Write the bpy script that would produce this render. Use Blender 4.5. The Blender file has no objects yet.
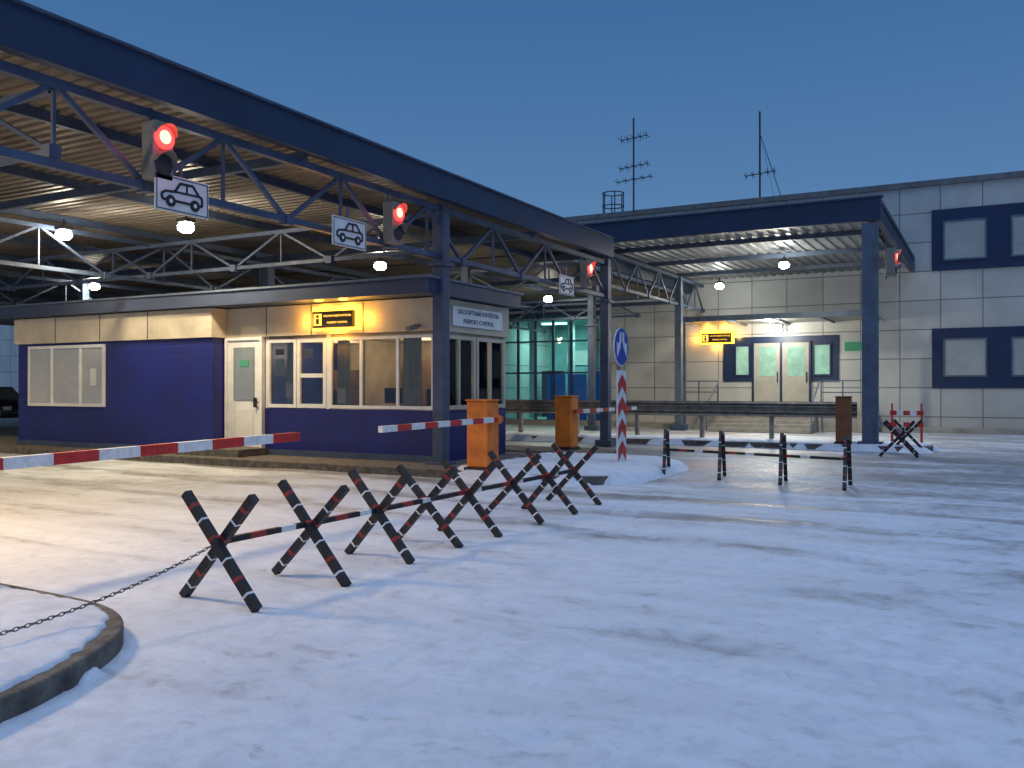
import bpy, bmesh, math, random
from mathutils import Vector, Matrix, noise
random.seed(4)
S=bpy.context.scene; C=S.collection
S.view_settings.view_transform='Standard'; S.view_settings.look='None'; S.view_settings.exposure=0
# ---------------------------------------------------------------- materials
def mat(name,col,rough=.6,metal=0,emis=None,es=0,var=0.0,vscale=3,bump=0,bscale=20,spec=.5,dirt=None):
    m=bpy.data.materials.new(name); m.use_nodes=True; nt=m.node_tree; N=nt.nodes; L=nt.links
    p=N['Principled BSDF']; p.inputs['Base Color'].default_value=(*col,1); p.inputs['Roughness'].default_value=rough
    p.inputs['Metallic'].default_value=metal; p.inputs['Specular IOR Level'].default_value=spec
    if emis: p.inputs['Emission Color'].default_value=(*emis,1); p.inputs['Emission Strength'].default_value=es
    g=N.new('ShaderNodeNewGeometry')
    if var>0:
        n=N.new('ShaderNodeTexNoise'); n.inputs['Scale'].default_value=vscale; n.inputs['Detail'].default_value=6; n.inputs['Roughness'].default_value=.65
        L.new(g.outputs['Position'],n.inputs['Vector'])
        r=N.new('ShaderNodeValToRGB'); r.color_ramp.elements[0].position=.3; r.color_ramp.elements[1].position=.7
        a=[max(0,c*(1-var)) for c in col]; b=[min(1,c*(1+var)) for c in col]
        if dirt: a=dirt
        r.color_ramp.elements[0].color=(*a,1); r.color_ramp.elements[1].color=(*b,1)
        L.new(n.outputs['Fac'],r.inputs['Fac']); L.new(r.outputs['Color'],p.inputs['Base Color'])
        mr=N.new('ShaderNodeMapRange'); mr.inputs['To Min'].default_value=min(1,rough+.15); mr.inputs['To Max'].default_value=max(.03,rough-.12)
        L.new(n.outputs['Fac'],mr.inputs['Value']); L.new(mr.outputs['Result'],p.inputs['Roughness'])
    if bump>0:
        n=N.new('ShaderNodeTexNoise'); n.inputs['Scale'].default_value=bscale; n.inputs['Detail'].default_value=5
        L.new(g.outputs['Position'],n.inputs['Vector'])
        b=N.new('ShaderNodeBump'); b.inputs['Strength'].default_value=bump; b.inputs['Distance'].default_value=.02
        L.new(n.outputs['Fac'],b.inputs['Height']); L.new(b.outputs['Normal'],p.inputs['Normal'])
    return m
M={}
M['steel']=mat('steel_blue_paint',(.050,.075,.13),.45,.1,var=.35,vscale=2.5,bump=.1)
M['steel_l']=mat('steel_grey_blue_paint',(.085,.115,.165),.45,.1,var=.3,vscale=3)
M['fascia']=mat('fascia_blue_sheet',(.014,.028,.070),.4,.1,var=.25,vscale=.8)
M['roofedge']=mat('booth_roof_edge_sheet',(.035,.050,.095),.4,.1,var=.25,vscale=.8)
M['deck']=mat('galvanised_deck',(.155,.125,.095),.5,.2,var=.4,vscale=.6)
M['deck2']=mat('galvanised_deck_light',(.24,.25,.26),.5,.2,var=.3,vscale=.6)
M['white']=mat('white_plastic',(.66,.67,.66),.4,var=.12,vscale=4)
M['grey']=mat('grey_housing',(.20,.185,.16),.5,var=.2,vscale=8)
M['doorc']=mat('cream_door_paint',(.36,.35,.31),.45,var=.15,vscale=2)
M['whitep']=mat('white_paint',(.72,.72,.72),.5,var=.2,vscale=14)
M['red']=mat('red_paint',(.50,.028,.022),.45,var=.3,vscale=12)
M['redd']=mat('worn_red_paint',(.30,.022,.018),.55,var=.4,vscale=20)
M['black']=mat('black_paint',(.012,.012,.014),.55,var=.5,vscale=10,bump=.2)
M['orange']=mat('orange_powdercoat',(.76,.20,.02),.45,var=.3,vscale=3)
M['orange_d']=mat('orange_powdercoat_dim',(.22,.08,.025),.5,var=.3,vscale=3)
M['beige']=mat('beige_cladding',(.48,.42,.32),.5,var=.2,vscale=1.6)
M['concrete']=mat('kerb_concrete',(.11,.10,.09),.85,var=.55,vscale=7,bump=.8,bscale=18)
M['dark']=mat('dark_plastic',(.02,.02,.022),.5,var=.3,vscale=6)
M['navy']=mat('navy_window_surround',(.008,.022,.075),.4,var=.2,vscale=1)
M['glass_l']=mat('curtained_window_glass',(.36,.37,.35),.12,var=.14,vscale=1.2,spec=.8)
M['glass_g']=mat('grey_window_glass',(.20,.23,.25),.08,var=.15,vscale=1.0,spec=.8)
M['glass_lit']=mat('lit_window_glass',(.16,.26,.22),.15,emis=(.42,.80,.60),es=.36,var=.5,vscale=3)
M['paper']=mat('paper_notice',(.6,.6,.57),.8,var=.06)
M['green']=mat('green_notice',(.05,.26,.15),.5,emis=(.05,.6,.3),es=.03)
M['galv']=mat('galvanised_rail',(.22,.205,.18),.5,.3,var=.4,vscale=5)
M['chain']=mat('chain_steel',(.14,.14,.15),.45,.7,var=.3,vscale=30)
M['blue_sign']=mat('blue_sign_face',(.01,.06,.38),.4,var=.15)
M['redlens']=mat('red_lens_lit',(.6,.02,.02),.3,emis=(1,.035,.03),es=3.6)
M['redcore']=mat('red_lens_core',(.8,.1,.08),.3,emis=(1,.24,.16),es=5.0)
M['lampw']=mat('lamp_glass_lit',(1,1,1),.3,emis=(1,.96,.84),es=90)
M['lampc']=mat('lamp_glass_lit_cool',(1,1,1),.3,emis=(.94,1,.90),es=80)
M['tube']=mat('ceiling_tube_lit',(1,1,1),.3,emis=(.8,1,.92),es=5)
M['yglow']=mat('yellow_lightbox_edge',(.9,.5,.05),.4,emis=(1,.58,.05),es=3.4)
M['ytext']=mat('yellow_lettering',(.9,.6,.1),.4,emis=(1,.62,.10),es=1.2)
M['signdk']=mat('dark_lightbox_face',(.012,.009,.006),.5,var=.2)
M['rubber']=mat('tyre_rubber',(.015,.015,.015),.8,bump=.2,var=.3)
M['carp']=mat('dark_car_paint',(.03,.035,.05),.25,.3,var=.2)
M['tail']=mat('tail_lamp',(.4,.02,.02),.3,emis=(1,.05,.03),es=.3)
M['tealwall']=mat('teal_interior_wall',(.20,.36,.36),.6,var=.35,vscale=1.2)
M['bluepan']=mat('blue_interior_panel',(.01,.10,.50),.5,emis=(.02,.15,.6),es=.12,var=.1)
M['roofing']=mat('roofing_grey',(.15,.15,.16),.8,var=.3)
M['slab']=mat('porch_concrete',(.28,.26,.23),.8,var=.3,bump=.3)
M['room']=mat('booth_interior_wall',(.46,.38,.27),.8,var=.3,vscale=1.5)
M['desk']=mat('booth_furniture_wood',(.16,.10,.06),.6,var=.3,vscale=4)

def clearglass(name,tint,ior):
    m=bpy.data.materials.new(name); m.use_nodes=True; nt=m.node_tree;N=nt.nodes;L=nt.links
    for n in list(N):
        if n.type!='OUTPUT_MATERIAL': N.remove(n)
    t=N.new('ShaderNodeBsdfTransparent'); t.inputs[0].default_value=(*tint,1); g=N.new('ShaderNodeBsdfGlossy'); g.inputs['Roughness'].default_value=.03; g.inputs[0].default_value=(.9,.95,1,1)
    f=N.new('ShaderNodeFresnel'); f.inputs[0].default_value=ior; x=N.new('ShaderNodeMixShader'); L.new(f.outputs[0],x.inputs[0]); L.new(t.outputs[0],x.inputs[1]); L.new(g.outputs[0],x.inputs[2]); L.new(x.outputs[0],N['Material Output'].inputs[0]); return m
M['glass_c']=clearglass('clear_booth_glass',(.82,.80,.75),1.38); M['glass_t']=clearglass('tinted_hall_glass',(.66,.82,.82),1.45)

def siding(name,col,pitch):
    m=mat(name,col,.42,.05,var=.28,vscale=1.2); nt=m.node_tree;N=nt.nodes;L=nt.links;p=N['Principled BSDF']
    g=N.new('ShaderNodeNewGeometry'); s=N.new('ShaderNodeSeparateXYZ'); L.new(g.outputs['Position'],s.inputs[0])
    d=N.new('ShaderNodeMath'); d.operation='DIVIDE'; d.inputs[1].default_value=pitch; L.new(s.outputs['Z'],d.inputs[0])
    f=N.new('ShaderNodeMath'); f.operation='FRACT'; L.new(d.outputs[0],f.inputs[0])
    c=N.new('ShaderNodeMath'); c.operation='GREATER_THAN'; c.inputs[1].default_value=.08; L.new(f.outputs[0],c.inputs[0])
    b=N.new('ShaderNodeBump'); b.inputs['Distance'].default_value=.008; b.inputs['Strength'].default_value=.4
    L.new(c.outputs[0],b.inputs['Height']); L.new(b.outputs['Normal'],p.inputs['Normal']); return m
M['bluewall']=siding('royal_blue_siding',(.007,.012,.130),.2)

def panelmat():
    m=bpy.data.materials.new('wall_panel_tiles'); m.use_nodes=True; nt=m.node_tree;N=nt.nodes;L=nt.links;p=N['Principled BSDF']
    g=N.new('ShaderNodeNewGeometry'); s=N.new('ShaderNodeSeparateXYZ'); L.new(g.outputs['Position'],s.inputs[0])
    c=N.new('ShaderNodeCombineXYZ'); ad=N.new('ShaderNodeMath'); ad.inputs[1].default_value=100.49
    L.new(s.outputs['Z'],ad.inputs[0])
    a2=N.new('ShaderNodeMath'); L.new(s.outputs['X'],a2.inputs[0]); L.new(s.outputs['Y'],a2.inputs[1])
    L.new(a2.outputs[0],c.inputs['X']); L.new(ad.outputs[0],c.inputs['Y'])
    b=N.new('ShaderNodeTexBrick'); b.offset=0; b.squash=1; L.new(c.outputs[0],b.inputs['Vector'])
    b.inputs['Scale'].default_value=1; b.inputs['Brick Width'].default_value=1.3; b.inputs['Row Height'].default_value=1.02
    b.inputs['Mortar Size'].default_value=.018; b.inputs['Mortar Smooth'].default_value=.2
    b.inputs['Color1'].default_value=(.53,.53,.51,1); b.inputs['Color2'].default_value=(.46,.465,.45,1); b.inputs['Mortar'].default_value=(.20,.20,.20,1)
    n=N.new('ShaderNodeTexNoise'); n.inputs['Scale'].default_value=.9; n.inputs['Detail'].default_value=7; L.new(g.outputs['Position'],n.inputs['Vector'])
    mr=N.new('ShaderNodeMapRange'); mr.inputs['From Min'].default_value=.3; mr.inputs['From Max'].default_value=.7; mr.inputs['To Min'].default_value=.82; mr.inputs['To Max'].default_value=1.04
    L.new(n.outputs['Fac'],mr.inputs['Value'])
    mx=N.new('ShaderNodeMix'); mx.data_type='RGBA'; mx.blend_type='MULTIPLY'; mx.inputs['Factor'].default_value=1
    L.new(b.outputs['Color'],mx.inputs['A']); L.new(mr.outputs['Result'],mx.inputs['B']); L.new(mx.outputs['Result'],p.inputs['Base Color'])
    p.inputs['Roughness'].default_value=.5
    bu=N.new('ShaderNodeBump'); bu.invert=True; bu.inputs['Distance'].default_value=.012; L.new(b.outputs['Fac'],bu.inputs['Height']); L.new(bu.outputs['Normal'],p.inputs['Normal'])
    return m
M['panel']=panelmat()

def snowmat(name,tracks=True):
    m=bpy.data.materials.new(name); m.use_nodes=True; nt=m.node_tree;N=nt.nodes;L=nt.links;p=N['Principled BSDF']
    g=N.new('ShaderNodeNewGeometry')
    def nz(sc,det=6,vec=None,dist=0,ro=.6):
        n=N.new('ShaderNodeTexNoise'); n.inputs['Scale'].default_value=sc; n.inputs['Detail'].default_value=det; n.inputs['Distortion'].default_value=dist; n.inputs['Roughness'].default_value=ro
        L.new(vec or g.outputs['Position'],n.inputs['Vector']); return n.outputs['Fac']
    def math_(op,a,b=None,c=None):
        n=N.new('ShaderNodeMath'); n.operation=op
        for i,v in enumerate((a,b,c)):
            if v is None: continue
            if isinstance(v,(int,float)): n.inputs[i].default_value=v
            else: L.new(v,n.inputs[i])
        return n.outputs[0]
    def mr(v,a,b,c,d,smooth=False):
        n=N.new('ShaderNodeMapRange'); n.inputs['From Min'].default_value=a; n.inputs['From Max'].default_value=b; n.inputs['To Min'].default_value=c; n.inputs['To Max'].default_value=d
        if smooth: n.interpolation_type='SMOOTHSTEP'
        L.new(v,n.inputs['Value']); return n.outputs['Result']
    def mapped(sc,rz=0):
        mp=N.new('ShaderNodeMapping'); mp.inputs['Scale'].default_value=sc; mp.inputs['Rotation'].default_value=(0,0,rz); L.new(g.outputs['Position'],mp.inputs['Vector']); return mp.outputs['Vector']
    s=N.new('ShaderNodeSeparateXYZ'); L.new(g.outputs['Position'],s.inputs[0])
    nb=nz(1.0,8,mapped((.5,1,1)),.5); nl=nz(.22,3); nf=nz(5,9,None,.4,.72); nff=nz(38,5,None,0,.7)
    ns=nz(2.6,6,mapped((.10,1,1),.05),.3); ns2=nz(2.4,6,mapped((.10,1,1),-.42),.3)
    if tracks:
        yw=math_('ADD',s.outputs['Y'],math_('MULTIPLY_ADD',nl,2.4,-1.2))
        yw=math_('ADD',yw,math_('MULTIPLY',s.outputs['X'],.06))
        t=mr(yw,0,40,0,1)
        r=N.new('ShaderNodeValToRGB'); cr=r.color_ramp
        st=[(0,.12),(4.65,.16),(4.9,.40),(5.15,.16),(6.4,.16),(6.65,.44),(6.9,.18),(8.0,.22),(8.3,.66),(8.6,.24),(9.5,.26),(9.75,.80),(10.05,.30),(11.2,.34),(11.5,.92),(11.8,.42),(12.8,.42),(13.4,.70),(15,.58),(16.,.92),(18,.72),(20,.90),(22.5,.66),(26,.55),(30,.68),(40,.55)]
        cr.elements[0].position=0; cr.elements[0].color=(.05,)*3+(1,); cr.elements[1].position=1; cr.elements[1].color=(.5,)*3+(1,)
        for y,v in st[1:-1]:
            e=cr.elements.new(y/40); e.color=(v,v,v,1)
        L.new(t,r.inputs['Fac'])
        base=math_('ADD',r.outputs['Color'],mr(s.outputs['X'],-6,-10,0,.12))
        k=math_('ADD',base,math_('MULTIPLY_ADD',nb,1.4,-.70)); k=math_('ADD',k,math_('MULTIPLY_ADD',nf,1.9,-.95))
        k=math_('ADD',k,math_('MULTIPLY_ADD',ns,.7,-.35)); k=math_('ADD',k,math_('MULTIPLY_ADD',ns2,.6,-.30))
        mask=mr(k,.12,1.05,0,1,True)
    else:
        k=math_('ADD',math_('MULTIPLY_ADD',nb,1.2,-.5),math_('MULTIPLY_ADD',nf,1.2,-.6)); mask=mr(k,.2,.8,0,.5,True)
    mx=N.new('ShaderNodeMix'); mx.data_type='RGBA'; mx.inputs['A'].default_value=(.64,.70,.79,1); mx.inputs['B'].default_value=(.135,.128,.122,1)
    L.new(math_('MULTIPLY',mask,.82),mx.inputs['Factor'])
    m2=N.new('ShaderNodeMix'); m2.data_type='RGBA'; m2.blend_type='MULTIPLY'; m2.inputs['Factor'].default_value=1
    L.new(mx.outputs['Result'],m2.inputs['A']); L.new(mr(nf,.32,.60,.80,1.04),m2.inputs['B']); L.new(m2.outputs['Result'],p.inputs['Base Color'])
    L.new(mr(mask,0,1,.7,.36),p.inputs['Roughness']); p.inputs['Specular IOR Level'].default_value=.4
    h=math_('ADD',math_('MULTIPLY',nf,.4),math_('MULTIPLY',nff,.16)); h=math_('SUBTRACT',h,math_('MULTIPLY',mask,.4)); h=math_('ADD',h,math_('MULTIPLY',ns,.12))
    b=N.new('ShaderNodeBump'); b.inputs['Strength'].default_value=.8; b.inputs['Distance'].default_value=.045; L.new(h,b.inputs['Height']); L.new(b.outputs['Normal'],p.inputs['Normal'])
    return m
M['snow']=snowmat('trodden_snow',True); M['snow2']=snowmat('kerb_snow',False)

# ---------------------------------------------------------------- mesh builder
class B:
    def __init__(s): s.v=[];s.f=[];s.m=[];s.mats=[];s.smooth=[]
    def mi(s,k):
        if k not in s.mats: s.mats.append(k)
        return s.mats.index(k)
    def add(s,vs,fs,k,sm=False):
        o=len(s.v); s.v+= [Vector(v) for v in vs]; i=s.mi(k)
        for f in fs: s.f.append([a+o for a in f]); s.m.append(i); s.smooth.append(sm)
        return s
    def box(s,x0,x1,y0,y1,z0,z1,k):
        if x0>x1:x0,x1=x1,x0
        if y0>y1:y0,y1=y1,y0
        if z0>z1:z0,z1=z1,z0
        return s.add([(x0,y0,z0),(x1,y0,z0),(x1,y1,z0),(x0,y1,z0),(x0,y0,z1),(x1,y0,z1),(x1,y1,z1),(x0,y1,z1)],
          [(0,3,2,1),(4,5,6,7),(0,1,5,4),(1,2,6,5),(2,3,7,6),(3,0,4,7)],k)
    def ab(s,ax,a0,a1,n0,n1,z0,z1,k):
        return s.box(a0,a1,n0,n1,z0,z1,k) if ax=='x' else s.box(n0,n1,a0,a1,z0,z1,k)
    def beam(s,p,q,w,k,h=None):
        p=Vector(p);q=Vector(q);d=(q-p).normalized();h=h or w
        u=Vector((0,0,1)) if abs(d.z)<.95 else Vector((0,1,0))
        a=d.cross(u).normalized(); b=a.cross(d).normalized(); a*=w/2;b*=h/2
        vs=[p-a-b,p+a-b,p+a+b,p-a+b,q-a-b,q+a-b,q+a+b,q-a+b]
        return s.add(vs,[(3,2,1,0),(4,5,6,7),(0,1,5,4),(1,2,6,5),(2,3,7,6),(3,0,4,7)],k)
    def cyl(s,p,q,r,k,n=16,r2=None):
        p=Vector(p);q=Vector(q);d=(q-p).normalized();r2=r if r2 is None else r2
        u=Vector((0,0,1)) if abs(d.z)<.95 else Vector((0,1,0))
        a=d.cross(u).normalized(); b=a.cross(d).normalized()
        vs=[p+(a*math.cos(2*math.pi*i/n)+b*math.sin(2*math.pi*i/n))*r for i in range(n)]+[q+(a*math.cos(2*math.pi*i/n)+b*math.sin(2*math.pi*i/n))*r2 for i in range(n)]
        s.add(vs,[(i,(i+1)%n,n+(i+1)%n,n+i) for i in range(n)],k,True)
        s.add(vs[:n],[list(range(n))[::-1]],k); s.add(vs[n:],[list(range(n))],k); return s
    def prism(s,pts,d,k):
        n=len(pts); d=Vector(d); vs=[Vector(p) for p in pts]; vs+= [p+d for p in vs]
        return s.add(vs,[list(range(n)),list(range(n,2*n))[::-1]]+[(i,n+i,n+(i+1)%n,(i+1)%n) for i in range(n)],k)
    def obj(s,name,root=None,parent=None,bevel=0,**kw):
        me=bpy.data.meshes.new(name); off=Vector(root.location) if root else Vector()
        me.from_pydata([v-off for v in s.v],[],s.f)
        for k in s.mats: me.materials.append(M[k])
        for i,p in enumerate(me.polygons): p.material_index=s.m[i]; p.use_smooth=s.smooth[i]
        bm=bmesh.new(); bm.from_mesh(me); bmesh.ops.recalc_face_normals(bm,faces=bm.faces); bm.to_mesh(me); bm.free()
        o=bpy.data.objects.new(name,me); C.objects.link(o)
        if parent or root: o.parent=parent or root
        if bevel:
            md=o.modifiers.new('bevel','BEVEL'); md.width=bevel; md.segments=2; md.limit_method='ANGLE'
        for k,v in kw.items(): o[k]=v
        return o
def thing(name,loc,label,cat,group=None):
    o=bpy.data.objects.new(name,None); o.empty_display_size=.2; C.objects.link(o); o.location=loc
    o['label']=label;o['category']=cat
    if group:o['group']=group
    return o
def tree_copy(root,loc,rotz=None,label=None):
    r=root.copy(); C.objects.link(r); r.location=loc
    if rotz is not None: r.rotation_euler=(0,0,rotz)
    if label: r['label']=label
    def rec(src,dst):
        for c in list(src.children):
            k=c.copy(); C.objects.link(k); k.parent=dst; rec(c,k)
    rec(root,r); return r
def text(name,txt,size,loc,rot,k,root,parent=None):
    cu=bpy.data.curves.new('tmp','FONT'); cu.body=txt; cu.size=size; cu.extrude=.003; cu.align_x='CENTER'; cu.align_y='CENTER'
    o=bpy.data.objects.new('tmp',cu); C.objects.link(o)
    me=bpy.data.meshes.new_from_object(o.evaluated_get(bpy.context.evaluated_depsgraph_get())); bpy.data.objects.remove(o)
    Mx=Matrix.Translation(Vector(loc)-Vector(root.location))@Matrix.Rotation(rot[2],4,'Z')@Matrix.Rotation(rot[0],4,'X')
    me.transform(Mx); me.materials.clear(); me.materials.append(M[k])
    ob=bpy.data.objects.new(name,me); C.objects.link(ob); ob.parent=parent or root; return ob
def light(name,kind,loc,e,col,parent=None,size=.15,rot=None,**kw):
    l=bpy.data.lights.new(name,kind); l.energy=e; l.color=col
    if kind in('POINT','SPOT'): l.shadow_soft_size=size
    if kind=='AREA': l.size=size
    for k,v in kw.items(): setattr(l,k,v)
    o=bpy.data.objects.new(name,l); C.objects.link(o); o.location=loc
    if rot:o.rotation_euler=rot
    if parent: o.parent=parent; o.location=Vector(loc)-Vector(parent.location)
    return o

# ---------------------------------------------------------------- ground
def rng(a,b,st):
    n=max(1,round((b-a)/st)); return [a+(b-a)*i/n for i in range(n)]
xs=[-1500,-500,-200,-100]+rng(-60,-24,2)+rng(-24,-8,.4)+rng(-8,5,.05)+rng(5,16,.4)+rng(16,60,4)+[60,120,400,1500]
ys=[-1500,-400,-100,-30]+rng(-10,1,1)+rng(1,12,.05)+rng(12,24,.2)+rng(24,60,2)+[60,120,400,1500]
foot=[]
for _ in range(22):
    x=random.uniform(-7,3);y=random.uniform(2,11);a=random.uniform(0,6.28)
    for k in range(random.randint(5,14)):
        sd=.11*(1 if k%2 else -1); foot.append((x-math.sin(a)*sd,y+math.cos(a)*sd,a)); x+=.62*math.cos(a);y+=.62*math.sin(a);a+=random.uniform(-.15,.15)
for _ in range(120): foot.append((random.uniform(-8,4),random.uniform(1.5,12),random.uniform(0,6.28)))
cell={}
for f in foot: cell.setdefault((int(f[0]//.5),int(f[1]//.5)),[]).append(f)
def gh(x,y):
    v=Vector((x,y,0)); h=.014*noise.noise(v*.6)+.004*noise.noise(v*2.3)+.004*noise.noise(v*6)
    tr=noise.noise(Vector((x*.12,y*.3,3)))*.6
    for c in (4.9,6.6,8.2,9.7,11.5):
        d=abs(y-c+tr+x*.06)
        if d<.18: h-=.018*(1-d/.18)**.5
        elif d<.28: h+=.007*(1-abs(d-.23)/.05)
    for c in (3.2,4.8,7.3):
        d=abs((y+.42*x)-c+tr)
        if d<.14: h-=.012*(1-d/.14)**.5
    if 1<y<12 and -8<x<5:
        ci=(int(x//.5),int(y//.5))
        for a in (-1,0,1):
            for b in (-1,0,1):
                for fx_,fy_,r in cell.get((ci[0]+a,ci[1]+b),()):
                    dx=x-fx_;dy=y-fy_; u=(dx*math.cos(r)+dy*math.sin(r))/.15; w=(-dx*math.sin(r)+dy*math.cos(r))/.07; q=u*u+w*w
                    if q<1: h-=.016*(1-q)**.5
                    elif q<2: h+=.004*(2-q)
    n=noise.noise(Vector((x*2.6,y*2.6,9)))
    if n>.4: h-=.03*(n-.4)
    fx=max(0,min(1,(14-abs(y-7))/4)); return h*fx-.012
vs=[(x,y,gh(x,y)) for y in ys for x in xs]; nx=len(xs)
fs=[(j*nx+i,j*nx+i+1,(j+1)*nx+i+1,(j+1)*nx+i) for j in range(len(ys)-1) for i in range(nx-1)]
g=B(); g.add(vs,fs,'snow',True); g.obj('ground',kind='structure')

def island(name,pts,h):
    b=B(); b.prism([(x,y,-.05) for x,y in pts],(0,0,h+.05),'concrete'); b.obj(name,bevel=.015,kind='structure')
def roundrect(x0,x1,y0,y1,r):
    out=[]
    for (cx,cy,a) in ((x1-r,y0+r,-90),(x1-r,y1-r,0),(x0+r,y1-r,90),(x0+r,y0+r,180)):
        for i in range(10):
            t=math.radians(a+90*i/9)
            out.append((cx+r*math.cos(t),cy+r*math.sin(t)))
    return out
def smoothpoly(P,it=3):
    for _ in range(it):
        Q=[]
        for i in range(len(P)):
            a=P[i];b=P[(i+1)%len(P)]; Q+=[(a[0]*.75+b[0]*.25,a[1]*.75+b[1]*.25),(a[0]*.25+b[0]*.75,a[1]*.25+b[1]*.75)]
        P=Q
    return P
def snowcap(name,pts,h,amp,res,bounds=None,cov=.35,nv=1.0):
    def inside(x,y):
        c=False;j=len(pts)-1
        for i in range(len(pts)):
            xi,yi=pts[i];xj,yj=pts[j]
            if (yi>y)!=(yj>y) and x<(xj-xi)*(y-yi)/(yj-yi)+xi: c=not c
            j=i
        return c
    segs=[(Vector(pts[i]),Vector(pts[(i+1)%len(pts)])) for i in range(len(pts))]
    def dist(x,y):
        m=9;p=Vector((x,y))
        for a,b in segs:
            ab=b-a
            if ab.length<1e-6: continue
            t=max(0,min(1,(p-a).dot(ab)/ab.length_squared)); m=min(m,(p-(a+ab*t)).length)
        return m
    if not bounds:
        bounds=(min(p[0] for p in pts)-.5,max(p[0] for p in pts)+.5,min(p[1] for p in pts)-.5,max(p[1] for p in pts)+.5)
    x0,x1,y0,y1=bounds; X=rng(x0,x1,res)+[x1];Y=rng(y0,y1,res)+[y1]; vs=[]
    for y in Y:
        for x in X:
            sd=dist(x,y)*(1 if inside(x,y) else -1)
            c=max(0,min(1,cov+nv*(1.5*noise.noise(Vector((x*1.3,y*1.3,7)))+.7*noise.noise(Vector((x*4,y*4,2)))+.4*noise.noise(Vector((x*11,y*11,3))))))
            ln=1+.6*noise.noise(Vector((x*1.7,y*1.7,1)))+.3*noise.noise(Vector((x*6,y*6,2)))
            top=h+.004+amp*min(1,max(0,sd)/.30)**.8*ln
            s1=.03+.07*max(0,1-c/.38); s0=s1+.05
            if sd>s0: zb=top
            elif sd>s1: zb=-.05+(top+.05)*((sd-s1)/(s0-s1))**.5
            else: zb=-.06
            w_=.08+.30*c; q=1 if sd>.02 else max(0,1-(.02-sd)/w_); q=q*q*(3-2*q); zk=-.06+(top+.06)*q
            t=max(0,min(1,(c-.38)/.24)); z=zb*(1-t)+zk*t
            if sd<=0 and t<1: z=min(z,zk*t-.06*(1-t))
            vs.append((x,y,z))
    n=len(X); fs=[(j*n+i,j*n+i+1,(j+1)*n+i+1,(j+1)*n+i) for j in range(len(Y)-1) for i in range(n-1)]
    fs=[f for f in fs if max(vs[q][2] for q in f)>-.05]
    b=B(); b.add(vs,fs,'snow2',True); b.obj(name,kind='structure')
p0=smoothpoly([(-3.74,-6),(-3.76,1.5),(-3.95,2.7),(-4.6,3.72),(-5.9,3.85),(-16,3.85),(-16,-6)],4)
island('traffic_island_kerb',p0,.10); snowcap('traffic_island_snow',p0,.10,.035,.022,(-6.6,-3.3,1.6,4.3),cov=.30,nv=.32)
p1=roundrect(-24,-5.1,12.45,16.8,.9); island('booth_pavement',p1,.12)
snowcap('booth_pavement_snow',p1,.12,.05,.06,(-7.9,-4.4,11.9,17.3),cov=.85)
p2=roundrect(-22,-7.2,17.2,18.7,.6); island('lane_island',p2,.12)
p3=roundrect(-13.2,-1.2,22.6,24.0,.5); island('guardrail_island',p3,.12); snowcap('guardrail_island_snow',p3,.12,.05,.12,cov=.7)
b=B(); b.box(-60,40,32.6,34.2,-.05,.14,'slab'); b.obj('pavement',kind='structure')

# ---------------------------------------------------------------- terminal building
YB=34.0
bd=thing('terminal_building',(-5,YB,0),'grey panel clad terminal building with navy window bands','building')
b=B()
b.box(-13.9,26,YB,YB+14,0,8.55,'panel'); b.box(-70,-19.0,YB,YB+14,0,8.55,'panel')
b.box(-19.0,-13.9,YB,YB+14,4.75,8.55,'panel'); b.box(-19,-13.9,YB+5,YB+14,0,4.75,'panel')
b.obj('wall',bd)
b=B(); b.box(-70.1,26.1,YB-.12,YB+.2,8.55,8.75,'roofing'); b.box(-70,26,YB+.2,YB+14,8.555,8.62,'roofing'); b.obj('roof_parapet',bd)
def window(root,ax,n,out,a0,a1,z0,z1,fr,pane,mull=(),trans=(),fw=.06,name='window',dep=.05):
    w=B(); w.ab(ax,a0+fw*.5,a1-fw*.5,n,n+out*(.02 if not pane.endswith('_c') else .006),z0+fw*.5,z1-fw*.5,pane); wo=w.obj(name,root)
    f=B(); o=n+out*.001; e=n+out*dep
    f.ab(ax,a0,a1,o,e,z1-fw,z1,fr); f.ab(ax,a0,a1,o,e,z0,z0+fw,fr); f.ab(ax,a0,a0+fw,o,e,z0+fw,z1-fw,fr); f.ab(ax,a1-fw,a1,o,e,z0+fw,z1-fw,fr)
    for mm in mull: f.ab(ax,mm-fw/2,mm+fw/2,o,e-out*.004,z0+fw,z1-fw,fr)
    for (t0,t1,zz) in trans: f.ab(ax,t0,t1,o,e-out*.008,zz-fw/2,zz+fw/2,fr)
    f.obj('frame',root,wo); return wo
for bx0 in (-1.77,5.6,):
    for z0,z1,i0,i1 in ((5.57,7.7,5.9,7.3),(1.5,3.57,1.88,3.22)):
        s=B(); s.box(bx0,bx0+4.25,YB-.06,YB-.001,z0,z1,'navy'); s.obj('window_surround',bd)
        for q in (.35,2.4): window(bd,'x',YB-.061,-1,bx0+q,bx0+q+1.35,i0,i1,'steel_l','glass_l',name='window')
s=B(); s.box(-9.1,-4.85,YB-.05,YB-.001,1.75,3.45,'navy'); s.obj('window_surround',bd)
window(bd,'x',YB-.051,-1,-8.65,-8.05,1.95,3.15,'navy','glass_lit')
window(bd,'x',YB-.051,-1,-5.75,-5.1,1.95,3.15,'navy','glass_lit')
for a in (-7.9,-6.85):
    d=B(); d.box(a,a+1.0,YB-.11,YB-.052,.84,3.2,'doorc'); do=d.obj('door',bd)
    window_=B(); window_.box(a+.2,a+.8,YB-.125,YB-.112,1.95,3.05,'glass_lit'); window_.obj('door_window',bd,do)
    h=B(); h.box(a+.86,a+.9,YB-.17,YB-.112,1.7,2.1,'dark'); h.obj('handle',bd,do)
df=B()
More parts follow.
